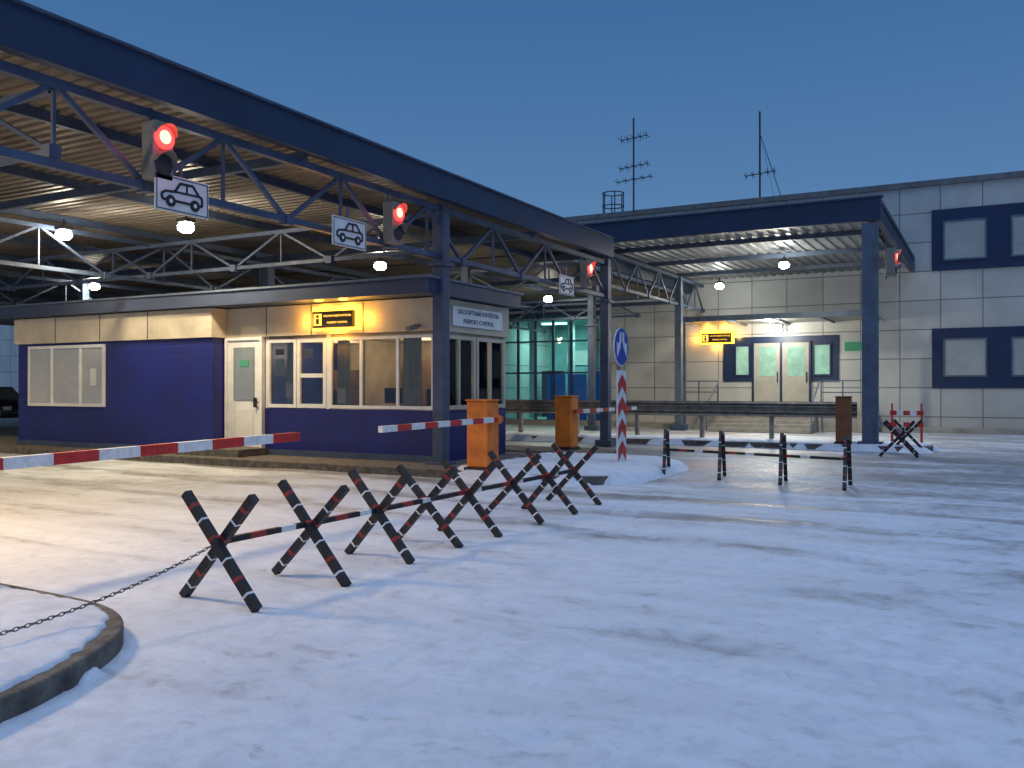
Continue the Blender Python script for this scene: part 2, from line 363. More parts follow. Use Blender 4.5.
for x in (-7.96,-6.9,-5.85): df.box(x-.04 if x>-7.9 else x,x+.04 if x>-7.9 else x+.055,YB-.13,YB-.053,.84,3.26,'navy')
df.box(-7.9,-5.9,YB-.12,YB-.054,3.205,3.27,'navy'); df.obj('door_frame',bd)
aw=B(); aw.box(-9.9,-3.4,31,YB-.07,3.95,4.02,'deck2'); aw.box(-9.95,-3.35,30.9,31.0,3.88,4.07,'steel_l')
for x in (-9.8,-8.2,-6.6,-5.0,-3.5): aw.beam((x,31,3.9),(x,YB-.07,3.9),.06,'steel_l')
aw.obj('awning',bd)
for x in (-9.75,-3.55):
    p=B(); p.box(x-.05,x+.05,31.05,31.15,0,3.88,'steel_l'); p.obj('awning_post',bd)
pr=B(); pr.box(-10.2,-3.6,31.6,YB-.002,0,.82,'slab')
for i in range(5): pr.box(-8.6,-5.2,31.6-.3*(i+1),31.6-.3*i-.002,0,.82-.137*(i+1),'slab')
pr.obj('porch',bd)
for (x0,x1,xe) in ((-10.1,-8.7,-8.65),(-5.1,-3.7,-5.15)):
    rl=B()
    for z in (1.35,1.75): rl.beam((x0,31.7,z),(x1,31.7,z),.04,'steel_l')
    for x in (x0,(x0+x1)/2,x1): rl.beam((x,31.7,.82),(x,31.7,1.75),.04,'steel_l')
    rl.beam((xe,31.7,1.75),(xe,30.1,.95),.04,'steel_l'); rl.beam((xe,30.1,0),(xe,30.1,.95),.04,'steel_l')
    rl.obj('porch_railing',bd)
nb=B(); nb.box(-4.65,-3.75,YB-.03,YB-.001,2.85,3.18,'green'); nb.obj('notice_board',bd)
gl=B()
for i in range(7):
    x=-19+5.1*i/6; gl.box(x-.05,x+.05,YB-.04,YB+.06,0,4.75,'steel')
for z in (.1,2.15,3.5,4.68): gl.box(-19,-13.9,YB-.03,YB+.05,z-.035,z+.035,'steel')
gl.obj('glazing_frame',bd)
gg=B(); gg.box(-19,-13.9,YB+.004,YB+.012,.14,4.64,'glass_t'); gg.obj('glazing',bd)
rm=B(); rm.box(-19,-13.9,YB+4.8,YB+4.98,.0,4.7,'tealwall'); rm.box(-18.99,-13.91,YB+.1,YB+4.8,4.5,4.7,'tealwall'); rm.box(-18.99,-13.91,YB+.1,YB+4.8,.02,.15,'tealwall')
rm.obj('hall_interior',bd)
for x,y in ((-18.2,35.5),(-16.6,36.2),(-15.0,35.5)):
    rm=B(); rm.box(x-.12,x+.12,y-.12,y+.12,.15,4.5,'white'); rm.obj('hall_pillar',bd)
for x in (-16.9,-15.9,-14.9):
    cb=B(); cb.box(x,x+.85,YB+.3,YB+.4,.15,2.1,'bluepan'); cb.obj('hall_partition',bd)
for x0,x1,y0,h in ((-18.5,-17.6,37,2.3),(-17.4,-16.9,38,2.0),(-16.2,-15.0,38.2,1.3)):
    rm=B(); rm.box(x0,x1,y0,y0+.5,.15,h,'signdk'); rm.obj('hall_cabinet',bd)
for x in (-18,-15.6):
    rm=B(); rm.box(x,x+1.3,YB+4.72,YB+4.79,2.6,3.3,'paper'); rm.obj('hall_poster',bd)
for x in (-17.6,-15.2):
    t=B(); t.box(x-.6,x+.6,YB+2.4,YB+2.6,4.42,4.48,'tube'); t.obj('ceiling_lamp',bd)
    light('hall_light','AREA',(x,YB+2.5,4.38),120,(.62,1,.90),bd,size=1.2)
def antenna(x,y,top,els,guys,label):
    a=thing('roof_antenna',(x,y,8.6),label,'antenna','antennas on the terminal roof')
    m=B(); m.cyl((x,y,8.6),(x,y,top),.04,'dark',8); m.obj('mast',a)
    for z,w,l in els:
        e=B()
        e.beam((x-l/2,y,z),(x+l/2,y+.1,z+.12),.035,'dark')
        for i in range(5):
            xx=x-l/2+l*i/4; zz=z+.12*i/4; e.beam((xx,y+.02*i-w/2,zz),(xx,y+.02*i+w/2,zz),.02,'dark'); e.beam((xx,y+.02*i,zz-w*.22),(xx,y+.02*i,zz+w*.22),.02,'dark')
        e.obj('antenna_element',a)
    for dx,dy in guys:
        q=B(); q.beam((x,y,top-.9),(x+dx,y+dy,8.65),.012,'dark'); q.obj('guy_wire',a)
antenna(-14.3,38,13.85,((12.9,.9,1.2),(11.6,.8,1.3),(11.0,.7,1.6)),(),'tall dark mast with several aerials on the flat roof')
antenna(-8.6,38,13.3,((10.6,.7,1.2),),((1.0,1),(1.3,-.8),(.8,0)),'slim dark mast with guy wires on the flat roof')
cl=thing('cage_ladder',(-15.3,38,8.6),'dark hooped access ladder cage on the roof','ladder')
c=B()
for z in (9.3,9.9,10.5):
    for i in range(12):
        a0=math.pi*2*i/12;a1=math.pi*2*(i+1)/12; c.beam((-15.3+.5*math.cos(a0),38+.5*math.sin(a0),z),(-15.3+.5*math.cos(a1),38+.5*math.sin(a1),z),.04,'dark')
for i in range(6):
    a0=math.pi*2*i/6; c.beam((-15.3+.5*math.cos(a0),38+.5*math.sin(a0),8.6),(-15.3+.5*math.cos(a0),38+.5*math.sin(a0),10.5),.04,'dark')
c.obj('cage',cl)

# ---------------------------------------------------------------- main canopy
cn=thing('lane_canopy',(-20,15,0),'large blue steel truss canopy over the inspection lanes','canopy')
YE=20.9
def deckpiece(xa,xb,ya,yb):
    b=B(); y=ya; prof=[]
    while y<yb: prof+=[(y,5.055),(y+.08,5.055),(y+.10,5.09),(y+.18,5.09)]; y+=.20
    vs=[]
    for (yy,z) in prof: vs+=[(xa,yy,z),(xb,yy,z)]
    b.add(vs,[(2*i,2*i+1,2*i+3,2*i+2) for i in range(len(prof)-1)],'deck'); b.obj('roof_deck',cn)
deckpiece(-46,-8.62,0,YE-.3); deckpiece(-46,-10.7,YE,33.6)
b=B(); b.box(-46,-8.61,0,YE,5.14,5.20,'roofing'); b.box(-46,-10.65,YE+.001,33.8,5.14,5.20,'roofing'); b.obj('roof_sheet',cn)
b=B(); b.box(-8.6,-8.45,-.2,YE,4.84,5.30,'fascia'); b.box(-8.62,-8.40,-.2,YE,5.301,5.33,'steel')
b.box(-46,-8.61,-.2,0,4.84,5.30,'fascia'); b.box(-10.7,-8.45,YE+.002,YE+.12,4.84,5.30,'fascia'); b.box(-10.69,-10.55,YE+.121,22.8,4.84,5.30,'fascia'); b.obj('fascia',cn)
def truss(b,p,q,zl,zu,n,w=.09,k='steel'):
    p=Vector(p);q=Vector(q)
    P=lambda t,z:(p.x+(q.x-p.x)*t,p.y+(q.y-p.y)*t,z)
    b.beam(P(0,zl),P(1,zl),w*1.25,k); b.beam(P(0,zu),P(1,zu),w*1.4,k)
    for i in range(n):
        t0=i/n;t1=(i+1)/n;tm=(t0+t1)/2
        b.beam(P(t0,zl),P(tm,zu),w*.75,k); b.beam(P(tm,zu),P(t1,zl),w*.75,k)
        b.beam(P(tm,zl),P(tm,zu),w*.5,k)
    for i in range(n+1):
        pt=P(i/n,zl); b.box(pt[0]-.07,pt[0]+.07,pt[1]-.07,pt[1]+.07,zl-.07,zl+.07,k)
tb=B(); truss(tb,(-8.75,0),(-8.75,21.2),3.88,4.74,9,.075); tb.obj('edge_truss',cn)
for x in (-16.6,-24.5,-32.5):
    tb=B(); truss(tb,(x,0.3),(x,33.5),3.9,4.72,11,.062,'steel'); tb.obj('roof_truss',cn)
for y,xr in ((5.9,-8.8),(13.5,-8.8),(20.6,-8.8),(29,-10.75)):
    tb=B(); truss(tb,(xr,y),(-45,y),4.02,4.68,14,.058,'steel'); tb.obj('roof_truss',cn)
x=-10.6
while x>-46:
    pb=B(); pb.box(x-.04,x+.04,0,YE-.2 if x>-10.65 else 33.6,4.90,5.045,'steel'); pb.obj('purlin',cn); x-=3.1
for y in (2.9,9.7,17,24.5,33):
    pb=B(); pb.box(-46,-8.65 if y<YE else -10.7,y-.05,y+.05,4.76,4.898,'steel'); pb.obj('purlin',cn)
for x,y in ((-8.75,13.42),(-8.75,21.2),(-16.6,17.2),(-16.6,29),(-24.5,17.5),(-24.5,29),(-32.5,17.5),(-12.5,29),(-12.6,20.6)):
    c=B(); c.box(x-.115,x+.115,y-.115,y+.115,.0,4.84,'steel'); c.box(x-.22,x+.22,y-.2,y+.2,.0,.16,'steel'); c.box(x-.17,x+.17,y-.17,y+.17,3.7,3.78,'steel')
    c.obj('column',cn,bevel=.01)

# ---------------------------------------------------------------- entrance canopy
ec=thing('entrance_canopy',(-6,28,0),'blue flat canopy on posts in front of the terminal entrance','canopy')
b=B(); x=-10.2; prof=[]
while x<-2.7: prof+=[(x,5.72),(x+.12,5.72),(x+.15,5.76),(x+.27,5.76)]; x+=.3
vs=[]
for xx,z in prof: vs+=[(xx,23.1,z),(xx,33.85,z)]
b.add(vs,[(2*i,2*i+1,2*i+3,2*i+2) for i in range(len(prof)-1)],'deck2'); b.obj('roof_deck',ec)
b=B(); b.box(-10.5,-2.3,22.9,33.86,5.9,5.96,'roofing'); b.obj('roof_sheet',ec)
b=B(); b.box(-10.5,-2.3,22.8,22.95,5.55,6.1,'fascia'); b.box(-2.45,-2.3,22.951,33.86,5.55,6.1,'fascia'); b.box(-10.5,-10.3,22.951,33.86,5.2,6.1,'fascia')
b.box(-10.55,-2.25,22.75,23.0,6.101,6.14,'steel'); b.obj('fascia',ec)
for y in (25.0,28.2,31.4):
    b=B(); b.box(-10.1,-2.5,y-.05,y+.05,5.58,5.715,'steel_l'); b.obj('roof_beam',ec)
tb=B(); truss(tb,(-9.8,23.2),(-9.8,33.6),4.5,5.45,5,.07,'steel'); tb.obj('side_truss',ec)
for x,y in ((-2.55,22.95),(-9.8,30.6)):
    c=B(); c.box(x-.18 if y<25 else x-.12,x+.18 if y<25 else x+.12,y-.13,y+.13,0,5.5,'steel_l'); c.box(x-.28,x+.28,y-.24,y+.24,0,.2,'steel'); c.obj('column',ec,bevel=.01)
c=B(); c.beam((-2.55,23.0,4.6),(-2.55,24.2,5.5),.09,'steel'); c.obj('brace',ec)

# ---------------------------------------------------------------- booth
bo=thing('control_booth',(-14,14.5,.12),'long royal blue and beige control booth with white windows','booth')
Z0=.12
b=B(); b.box(-20.95,-14.3,13.2,16.2,Z0,2.56,'bluewall')
b.box(-14.298,-8.95,13.6,16.2,Z0,1.08,'bluewall')
b.box(-14.298,-13.2,13.6,16.2,1.082,2.56,'bluewall')
b.obj('wall',bo)
b=B(); b.box(-13.198,-9.06,16.08,16.2,1.082,2.56,'room'); b.box(-13.19,-8.96,13.7,16.07,2.50,2.558,'room'); b.box(-11.45,-11.40,14.6,16.07,1.082,2.49,'room'); b.obj('interior_wall',bo)
for (x0,x1,y0,y1,z0,z1,k) in ((-13.1,-12.5,15.4,16.0,1.083,1.9,'desk'),(-11.0,-10.3,15.6,16.05,1.083,2.1,'desk'),(-10.6,-10.2,14.2,14.25,1.2,1.5,'signdk'),(-9.8,-9.4,14.5,14.55,1.15,1.48,'signdk'),(-12.3,-11.9,14.4,14.45,1.15,1.45,'signdk')):
    b=B(); b.box(x0,x1,y0,y1,z0,z1,k); b.obj('furniture',bo)
for x0,x1,z0,z1 in ((-12.4,-11.8,1.6,2.1),(-10.1,-9.4,1.7,2.2)):
    b=B(); b.box(x0,x1,16.06,16.075,z0,z1,'paper'); b.obj('wall_poster',bo)
for x in (-12.3,-10.2): light('booth_light','POINT',(x,15.0,2.3),38,(1,.80,.52),bo,size=.15)
b=B(); b.box(-21.0,-14.25,13.12,16.25,2.562,3.17,'beige'); b.box(-14.248,-8.9,13.52,16.25,2.562,3.17,'beige')
for x in (-19.4,-17.8,-16.2): b.box(x-.012,x+.012,13.113,13.119,2.57,3.16,'concrete')
for x in (-13.1,-11.9,-10.6): b.box(x-.012,x+.012,13.513,13.519,2.57,3.16,'concrete')
b.obj('upper_cladding',bo)
b=B(); b.box(-23.2,-8.72,12.95,16.45,3.19,3.46,'roofedge'); b.box(-23.25,-8.68,12.9,16.5,3.461,3.50,'steel_l'); b.obj('roof',bo)
b=B(); b.box(-20.97,-14.28,13.17,13.2,Z0,.24,'steel'); b.box(-14.28,-8.93,13.57,13.6,Z0,.24,'steel'); b.obj('plinth',bo)
window(bo,'x',13.199,-1,-20.5,-17.7,1.07,2.5,'white','glass_l',mull=(-19.6,-18.55),fw=.07)
window(bo,'x',13.64,-1,-13.15,-12.36,1.1,2.5,'white','glass_c',fw=.07)
window(bo,'x',13.64,-1,-12.34,-11.58,1.1,2.5,'white','glass_c',trans=((-12.3,-11.62,1.75),),fw=.08)
window(bo,'x',13.64,-1,-11.5,-9.02,1.1,2.5,'white','glass_c',mull=(-10.72,-9.85),fw=.06)
for x0,x1,y1 in ((-11.58,-11.5,13.66),(-9.02,-8.951,13.75),(-13.198,-13.15,13.66)):
    b=B(); b.box(x0,x1,13.6,y1,1.082,2.56,'white'); b.obj('corner_post',bo)
for (x0,x1,z0,z1,k,yy) in ((-18.2,-18.0,1.55,1.95,'paper',13.17),(-12.98,-12.75,1.75,2.1,'paper',13.66),(-12.98,-12.75,2.18,2.3,'redd',13.66),(-12.70,-12.5,1.3,1.6,'paper',13.66),(-12.2,-12.0,2.1,2.3,'paper',13.66),(-11.35,-11.15,1.2,1.5,'paper',13.66)):
    b=B(); b.box(x0,x1,yy,yy+.008,z0,z1,k); b.obj('paper_notice',bo)
for x0,x1 in ((-12.75,-12.45),(-11.42,-11.1),(-9.82,-9.4)):
    b=B(); n=8
    for i in range(n):
        xa=x0+(x1-x0)*i/n; xb=x0+(x1-x0)*(i+1)/n; b.add([(xa,13.75+(i%2)*.04,1.15),(xb,13.75+((i+1)%2)*.04,1.15),(xb,13.75+((i+1)%2)*.04,2.48),(xa,13.75+(i%2)*.04,2.48)],[(0,1,2,3)],'glass_l')
    b.obj('curtain',bo)
d=B(); d.box(-14.2,-13.28,13.54,13.598,.27,2.5,'white'); do=d.obj('door',bo)
d=B(); d.box(-14.03,-13.45,13.52,13.538,1.25,2.35,'glass_g'); d.obj('door_window',bo,do)
d=B(); d.box(-13.85,-13.6,13.508,13.518,1.95,2.08,'green'); d.obj('door_notice',bo,do)
d=B(); d.box(-13.42,-13.38,13.47,13.538,1.1,1.3,'dark'); d.box(-13.42,-13.3,13.47,13.49,1.18,1.22,'dark'); d.obj('handle',bo,do)
d=B(); d.box(-14.0,-13.48,13.53,13.539,.4,1.05,'paper'); d.obj('door_panel',bo,do)
d=B(); d.box(-14.27,-14.2,13.5,13.597,.24,2.56,'white'); d.box(-13.28,-13.21,13.5,13.597,.24,2.56,'white'); d.box(-14.2,-13.28,13.5,13.597,2.5,2.56,'white'); d.obj('door_frame',bo)
d=B(); d.box(-14.9,-13.1,12.75,13.16,Z0,.27,'concrete'); d.box(-14.24,-13.1,13.162,13.56,Z0,.265,'concrete'); d.obj('door_step',bo)
window(bo,'y',-8.95,1,13.75,14.9,1.1,2.5,'beige','glass_c',mull=(14.3,),fw=.07)
window(bo,'y',-8.95,1,14.95,16.1,1.1,2.5,'beige','glass_c',mull=(15.5,),fw=.07)
b=B(); b.box(-9.05,-8.96,16.0,16.2,1.082,2.56,'beige'); b.obj('corner_post',bo)
b=B(); b.box(-9.0,-8.952,14.9,14.95,1.082,2.56,'beige'); b.obj('side_mullion',bo)
b=B(); b.cyl((-9.3,13.4,2.62),(-9.3,13.15,2.58),.05,'grey',12); b.box(-9.33,-9.27,13.35,13.52,2.62,2.68,'grey'); b.obj('security_camera',bo)
sg=thing('lit_sign',(-11.3,13.5,2.6),'yellow edged light box sign reading passport control on the booth','sign','lit passport control signs')
def litsign(root,cx,y,cz,w,h,e):
    b=B(); b.box(cx-w/2-.06,cx+w/2+.11,y-.06,y-.01,cz-h/2-.05,cz+h/2+.10,'yglow'); b.obj('glowing_backplate',root)
    b=B(); b.box(cx-w/2,cx+w/2,y-.14,y-.061,cz-h/2,cz+h/2,'signdk'); f=b.obj('sign_face',root)
    b=B(); b.box(cx-w/2+.04,cx-w/2+.04+h*.62,y-.148,y-.141,cz-h*.36,cz+h*.36,'ytext'); 
    b.box(cx-w/2+.04+h*.2,cx-w/2+.04+h*.42,y-.152,y-.149,cz-h*.28,cz+h*.05,'signdk'); b.cyl((cx-w/2+.04+h*.31,y-.152,cz+h*.2),(cx-w/2+.04+h*.31,y-.149,cz+h*.2),h*.1,'signdk',12); b.obj('pictogram',root)
    s=w*.052
    text('lettering','ПАСПОРТНЫЙ КОНТРОЛЬ',s,(cx+h*.40,y-.145,cz+h*.2),(math.pi/2,0,0),'ytext',root)
    text('lettering','PASSPORT CONTROL',s,(cx+h*.40,y-.145,cz-h*.2),(math.pi/2,0,0),'ytext',root)
    for dx,dz in ((-w*.3,h*.5+.19),(w*.3,h*.5+.19),(w*.5+.26,0),(-w*.5-.22,0),(0,-h*.5-.14)):
        light('sign_glow','POINT',(cx+dx,y-.18,cz+dz),e*w,(1,.46,.05),root,size=.10)
litsign(sg,-11.25,13.52,2.84,1.0,.32,15)
sg2=thing('lit_sign',(-9.3,YB,2.6),'yellow light box sign on the grey panel wall by the entrance','sign','lit passport control signs')
litsign(sg2,-9.35,YB-.0,3.45,1.15,.36,12)
sw=thing('wall_sign',(-8.88,15,2.7),'white lettered board on the booth side wall','sign')
b=B(); b.box(-8.89,-8.86,14.0,15.9,2.68,3.05,'white'); b.obj('board',sw)
text('lettering','ПАСПОРТНЫЙ КОНТРОЛЬ',.12,(-8.857,14.95,2.95),(math.pi/2,0,math.pi/2),'navy',sw); text('lettering','PASSPORT CONTROL',.12,(-8.857,14.95,2.78),(math.pi/2,0,math.pi/2),'navy',sw)

# ---------------------------------------------------------------- traffic lights & car signs
def tlight(loc):
    x,y,z=loc; r=thing('traffic_light',loc,'two lamp traffic light showing red, hung on the canopy truss','traffic light','traffic lights over the lanes')
    b=B(); b.box(x-.2,x,y-.15,y+.15,z-.34,z+.34,'grey'); b.box(x-.24,x-.2,y-.03,y+.03,z-.4,z+.55,'steel_l'); b.obj('housing',r,bevel=.03)
    b=B(); b.cyl((x+.002,y,z+.16),(x+.03,y,z+.16),.135,'redlens',24); b.cyl((x+.031,y,z+.165),(x+.036,y,z+.165),.08,'redcore',20); b.obj('red_lens',r)
    b=B(); b.cyl((x+.002,y,z-.16),(x+.02,y,z-.16),.12,'dark',24); b.obj('unlit_lens',r)
    for zc in (.16,-.16):
        b=B(); n=14
        for i in range(n):
            a0=math.radians(10+160*i/n);a1=math.radians(10+160*(i+1)/n)
            q=lambda a,xx,rr=.148:(x+xx,y+rr*math.cos(a),z+zc+rr*math.sin(a))
            f=lambda a:.04+.10*math.sin(a)
            b.add([q(a0,0),q(a1,0),q(a1,f(a1)),q(a0,f(a0))],[(0,1,2,3)],'grey')
        b.obj('visor',r)
    light('red_glow','POINT',(x+.25,y,z+.16),4,(1,.05,.03),r,size=.08)
    return r
tl=tlight((-8.5,7.1,4.27))
tree_copy(tl,(-8.5,11.75,4.2)); tree_copy(tl,(-8.5,19.6,4.25))
tree_copy(tl,(-2.0,23.2,4.55),None,'two lamp traffic light showing red, fixed beside the canopy post')
def carsign(loc):
    x,y,z=loc; r=thing('lane_sign',loc,'white rectangular sign with black car symbol under the canopy','sign','car lane signs under the canopy')
    b=B(); b.box(x-.02,x,y-.4,y+.4,z-.22,z+.22,'white'); b.obj('sign_board',r,bevel=.008)
    b=B(); X0=x+.002;X1=x+.006
    for a in ((-.38,.38,.19,.2),(-.38,.38,-.2,-.19),(-.38,-.37,-.19,.19),(.37,.38,-.19,.19)): b.box(X0,X1,y+a[0],y+a[1],z+a[2],z+a[3],'black')
    out=[(-.30,-.08),(-.31,-.02),(-.26,.015),(-.12,.03),(-.04,.14),(.15,.145),(.24,.04),(.29,.02),(.29,-.08)]
    pts=[(y+p,z+q) for p,q in out]
    for i in range(len(pts)): 
        p=pts[i];q=pts[(i+1)%len(pts)]; b.beam((x+.005,p[0],p[1]),(x+.005,q[0],q[1]),.012,'black',.028)
    b.beam((x+.004,y-.12,z+.03),(x+.004,y+.24,z+.035),.01,'black',.024); b.beam((x+.0045,y+.06,z+.03),(x+.0045,y+.06,z+.14),.01,'black',.024)
    for c in (-.18,.18): b.cyl((x+.002,y+c,z-.09),(x+.012,y+c,z-.09),.07,'black',20); 
    for c in (-.18,.18): b.cyl((x+.0125,y+c,z-.09),(x+.014,y+c,z-.09),.026,'white',16)
    b.obj('car_pictogram',r)
    b=B(); b.box(x-.05,x-.022,y-.02,y+.02,z-.2,z+.4,'steel_l'); b.obj('bracket',r)
    return r
cs=carsign((-8.5,7.38,3.80)); tree_copy(cs,(-8.5,10.52,3.84)); tree_copy(cs,(-8.5,18.3,3.85))

# ---------------------------------------------------------------- floodlights
def lamp(loc,e,col,k,label='round floodlight glowing under the canopy deck',up=.10,sz=.12):
    x,y,z=loc; r=thing('flood_lamp',loc,label,'lamp','floodlights under the canopies')
    b=B(); b.box(x-.13,x+.13,y-.12,y+.12,z+.08,z+.16,'dark'); b.cyl((x,y,z+.16),(x,y,z+.3),.02,'dark',8); b.obj('lamp_housing',r,bevel=.02)
    b=B(); b.cyl((x,y,z-.10),(x,y,z-.05),.09,k,20,.15); b.cyl((x,y,z-.05),(x,y,z+.02),.15,k,20,.15); b.cyl((x,y,z+.02),(x,y,z+.079),.15,k,20,.10); b.obj('lamp_glass',r)
    light('lamp_light','SPOT',(x,y,z-.14),e,col,r,size=sz,spot_size=math.radians(160),spot_blend=.7)
    light('lamp_spill','POINT',(x,y,z-.16),e*up,col,r,size=.12); return r
WARM=(1,.79,.48)
lamp((-13.5,11.8,4.58),560,WARM,'lampw',up=.12); lamp((-16.3,11.2,4.58),330,WARM,'lampw',up=.12); lamp((-13.5,17.9,4.58),260,WARM,'lampw',up=.14)
lamp((-10.2,3.6,4.5),1500,(1,.64,.30),'lampw',up=.05,sz=.5); lamp((-22,9,4.5),600,(1,.68,.36),'lampw'); lamp((-24,17.5,4.6),200,WARM,'lampw')
lamp((-5.5,27.5,5.25),1000,(1,.95,.82),'lampc',up=.12); lamp((-8.6,31.6,5.2),300,(1,.95,.82),'lampc','added floodlight brightening the terminal wall',.08)  # second lamp is added to brighten the back wall
lamp((-13.5,27.5,4.6),420,(1,.90,.68),'lampc',up=.06)  # floodlight added by the canopy junction, only to light the back wall
wl=thing('wall_lamp',(-6.95,33.2,3.75),'bright floodlight above the terminal entrance doors','lamp')
b=B(); b.box(-7.12,-6.78,33.2,33.5,3.68,3.8,'dark'); b.box(-6.98,-6.92,33.5,33.93,3.72,3.78,'dark'); b.obj('lamp_housing',wl)
b=B(); b.box(-7.15,-6.75,33.15,33.199,3.55,3.83,'lampc'); b.obj('lamp_glass',wl)
light('lamp_light','POINT',(-6.95,31.8,3.5),220,(1,.93,.74),wl,size=.12)

# ---------------------------------------------------------------- boom barriers
def boom(b,p,q,w=.085,seg=.42,h=.10):
    p=Vector(p);q=Vector(q);n=max(1,round((q-p).length/seg))
    for i in range(n):
        a=p.lerp(q,i/n);c=p.lerp(q,(i+1)/n); b.beam(a,c,w,'red' if i%2==0 else 'whitep',h)
def cabinet(root,x,y,col,z0=.0,H=1.27,sc=1):
    a=.2*sc
    b=B(); b.box(x-a,x+a,y-a,y+a,z0+.06,z0+H,col); b.obj('cabinet',root,bevel=.025)
    b=B(); b.box(x-a-.03,x+a+.03,y-a-.03,y+a+.03,z0,z0+.06,'dark'); b.obj('base_plate',root)
    b=B(); b.box(x-a-.015,x+a+.015,y-a-.015,y+a+.015,z0+H+.001,z0+H+.03,col); b.obj('lid',root)
    b=B(); b.box(x+a+.001,x+a+.008,y-.13*sc,y+.13*sc,z0+.15,z0+.85,col); b.obj('cabinet_door',root)
bb=thing('boom_barrier',(-7.48,12.75,.12),'orange barrier cabinet with lowered red and white boom','barrier','boom barriers')
cabinet(bb,-7.48,12.75,'orange',.12,1.16)
b=B(); boom(b,(-7.2,12.9,.98),(-7.12,9.45,.95),.075,.36,.085); b.cyl((-7.27,12.75,.98),(-7.14,12.75,.98),.07,'orange',16); b.obj('boom',bb)
b2=thing('boom_barrier',(-8.35,17.95,.12),'orange barrier cabinet with a red and white boom beyond the booth','barrier','boom barriers')
cabinet(b2,-8.35,17.95,'orange',.12,1.18)
b=B(); boom(b,(-8.08,17.8,.98),(-8.08,21.6,.98),.07,.4,.085); b.obj('boom',b2)
b3=thing('boom_barrier',(-7.1,1.2,.13),'long lowered red and white boom in front of the booth','barrier','boom barriers')
cabinet(b3,-7.1,1.2,'orange',.13,1.15)
b=B(); boom(b,(-6.8,1.2,.86),(-6.8,7.5,.96),.08,.42,.095); b.obj('boom',b3)
b4=thing('boom_barrier',(-3.05,22.9,.12),'dim orange barrier cabinet beside the canopy post','barrier','boom barriers')
cabinet(b4,-3.15,22.85,'orange_d',.12,1.15,.85)

# ---------------------------------------------------------------- hedgehogs
def hedgehog(loc,label):
    x,y,z=loc; r=thing('anti_ram_hedgehog',loc,label,'barricade','banded hedgehog barricades')
    pat=[('black',.13),('whitep',.02),('black',.12),('redd',.035),('black',.16),('whitep',.016),('black',.19),('redd',.03),('black',.16),('whitep',.018),('black',.12),('redd',.035),('black',.12)]
    tot=sum(p[1] for p in pat)
    for s in (-1,1):
        b=B(); A=Vector((x-s*.385,y+s*.028,.0));Q=Vector((x+s*.30,y+s*.028,.75)); t=0
        for k,l in pat:
            a=A.lerp(Q,t/tot); t+=l; c=A.lerp(Q,t/tot)
            w=.058 if k=='black' else .0592
            b.beam(a,c,w,k)
        b.obj('beam',r)
    return r
L1='black steel X shaped hedgehog with red and white bands on snow'
h0=hedgehog((-4.74,4.44,0),L1)
for y,a in ((5.39,.03),(6.29,-.05),(7.11,.06),(7.82,-.02),(8.84,.04),(9.70,-.06),(10.57,.02)):
    o=tree_copy(h0,(-4.78+random.uniform(-.04,.04),y,random.uniform(-.02,.01)),a); o.rotation_euler[1]=random.uniform(-.04,.04)
for x,th in ((-5.0,106),(-3.95,102.5),(-2.9,99),(-1.9,95.5)):
    tree_copy(h0,(x,14.9-(x+5)*.24,0.0),math.radians(th),'black banded hedgehog standing by the snowy lane edge')
for y,x in ((20.9,-1.75),(21.8,-1.8),(22.7,-1.7)):
    tree_copy(h0,(x,y,0.0),random.uniform(-.1,.1),'black banded hedgehog beside the entrance canopy post')
def linkbar(p,q,label):
    r=thing('linking_bar',p,label,'bar','bars linking the hedgehogs'); b=B(); p=Vector(p);q=Vector(q);n=round((q-p).length/.16)
    for i in range(n):
        k=['black','black','redd','black','whitep','black'][i%6]
        b.beam(p.lerp(q,i/n),p.lerp(q,(i+1)/n),.042,k)
    b.obj('bar',r)
linkbar((-4.76,4.42,.42),(-4.8,10.65,.42),'banded steel bar running through the row of hedgehogs')
linkbar((-5.05,14.9,.42),(-1.85,14.15,.42),'banded steel bar along the lane edge hedgehogs')
linkbar((-1.77,20.8,.42),(-1.74,22.8,.42),'banded steel bar through the hedgehogs by the post')
ch=thing('chain',(-4.8,4.45,.4),'sagging steel chain hanging from a banded hedgehog','chain')
b=B(); P=Vector((-4.76,4.38,.40)); Q=Vector((-4.50,1.4,.32)); n=84; pts=[]
for i in range(n+1):
    t=i/n; p=P.lerp(Q,t); p.z=P.z*(1-t)+Q.z*t-.66*t*(1-t); p.z=max(p.z,.165 if p.y<3.6 else .03); pts.append(p)
for i in range(n):
    c=(pts[i]+pts[i+1])/2; d=(pts[i+1]-pts[i]).normalized(); u=Vector((0,0,1)); a=d.cross(u).normalized(); v=a.cross(d)
    if i%2: a,v=v,a
    R=10;rr=.0038;L_=.0235;W=.010; ring=[]
    for j in range(R):
        th=2*math.pi*j/R; cc=c+d*(L_*math.cos(th))+a*(W*math.sin(th)); no=(d*math.cos(th)+a*math.sin(th)).normalized()
        ring.append([cc+no*rr*math.cos(ph)+v*rr*math.sin(ph) for ph in (0,math.pi/2,math.pi,3*math.pi/2)])
    vs=[q for rg in ring for q in rg]; b.add(vs,[(j*4+m,j*4+(m+1)%4,((j+1)%R)*4+(m+1)%4,((j+1)%R)*4+m) for j in range(R) for m in range(4)],'chain',True)
b.obj('chain_links',ch)

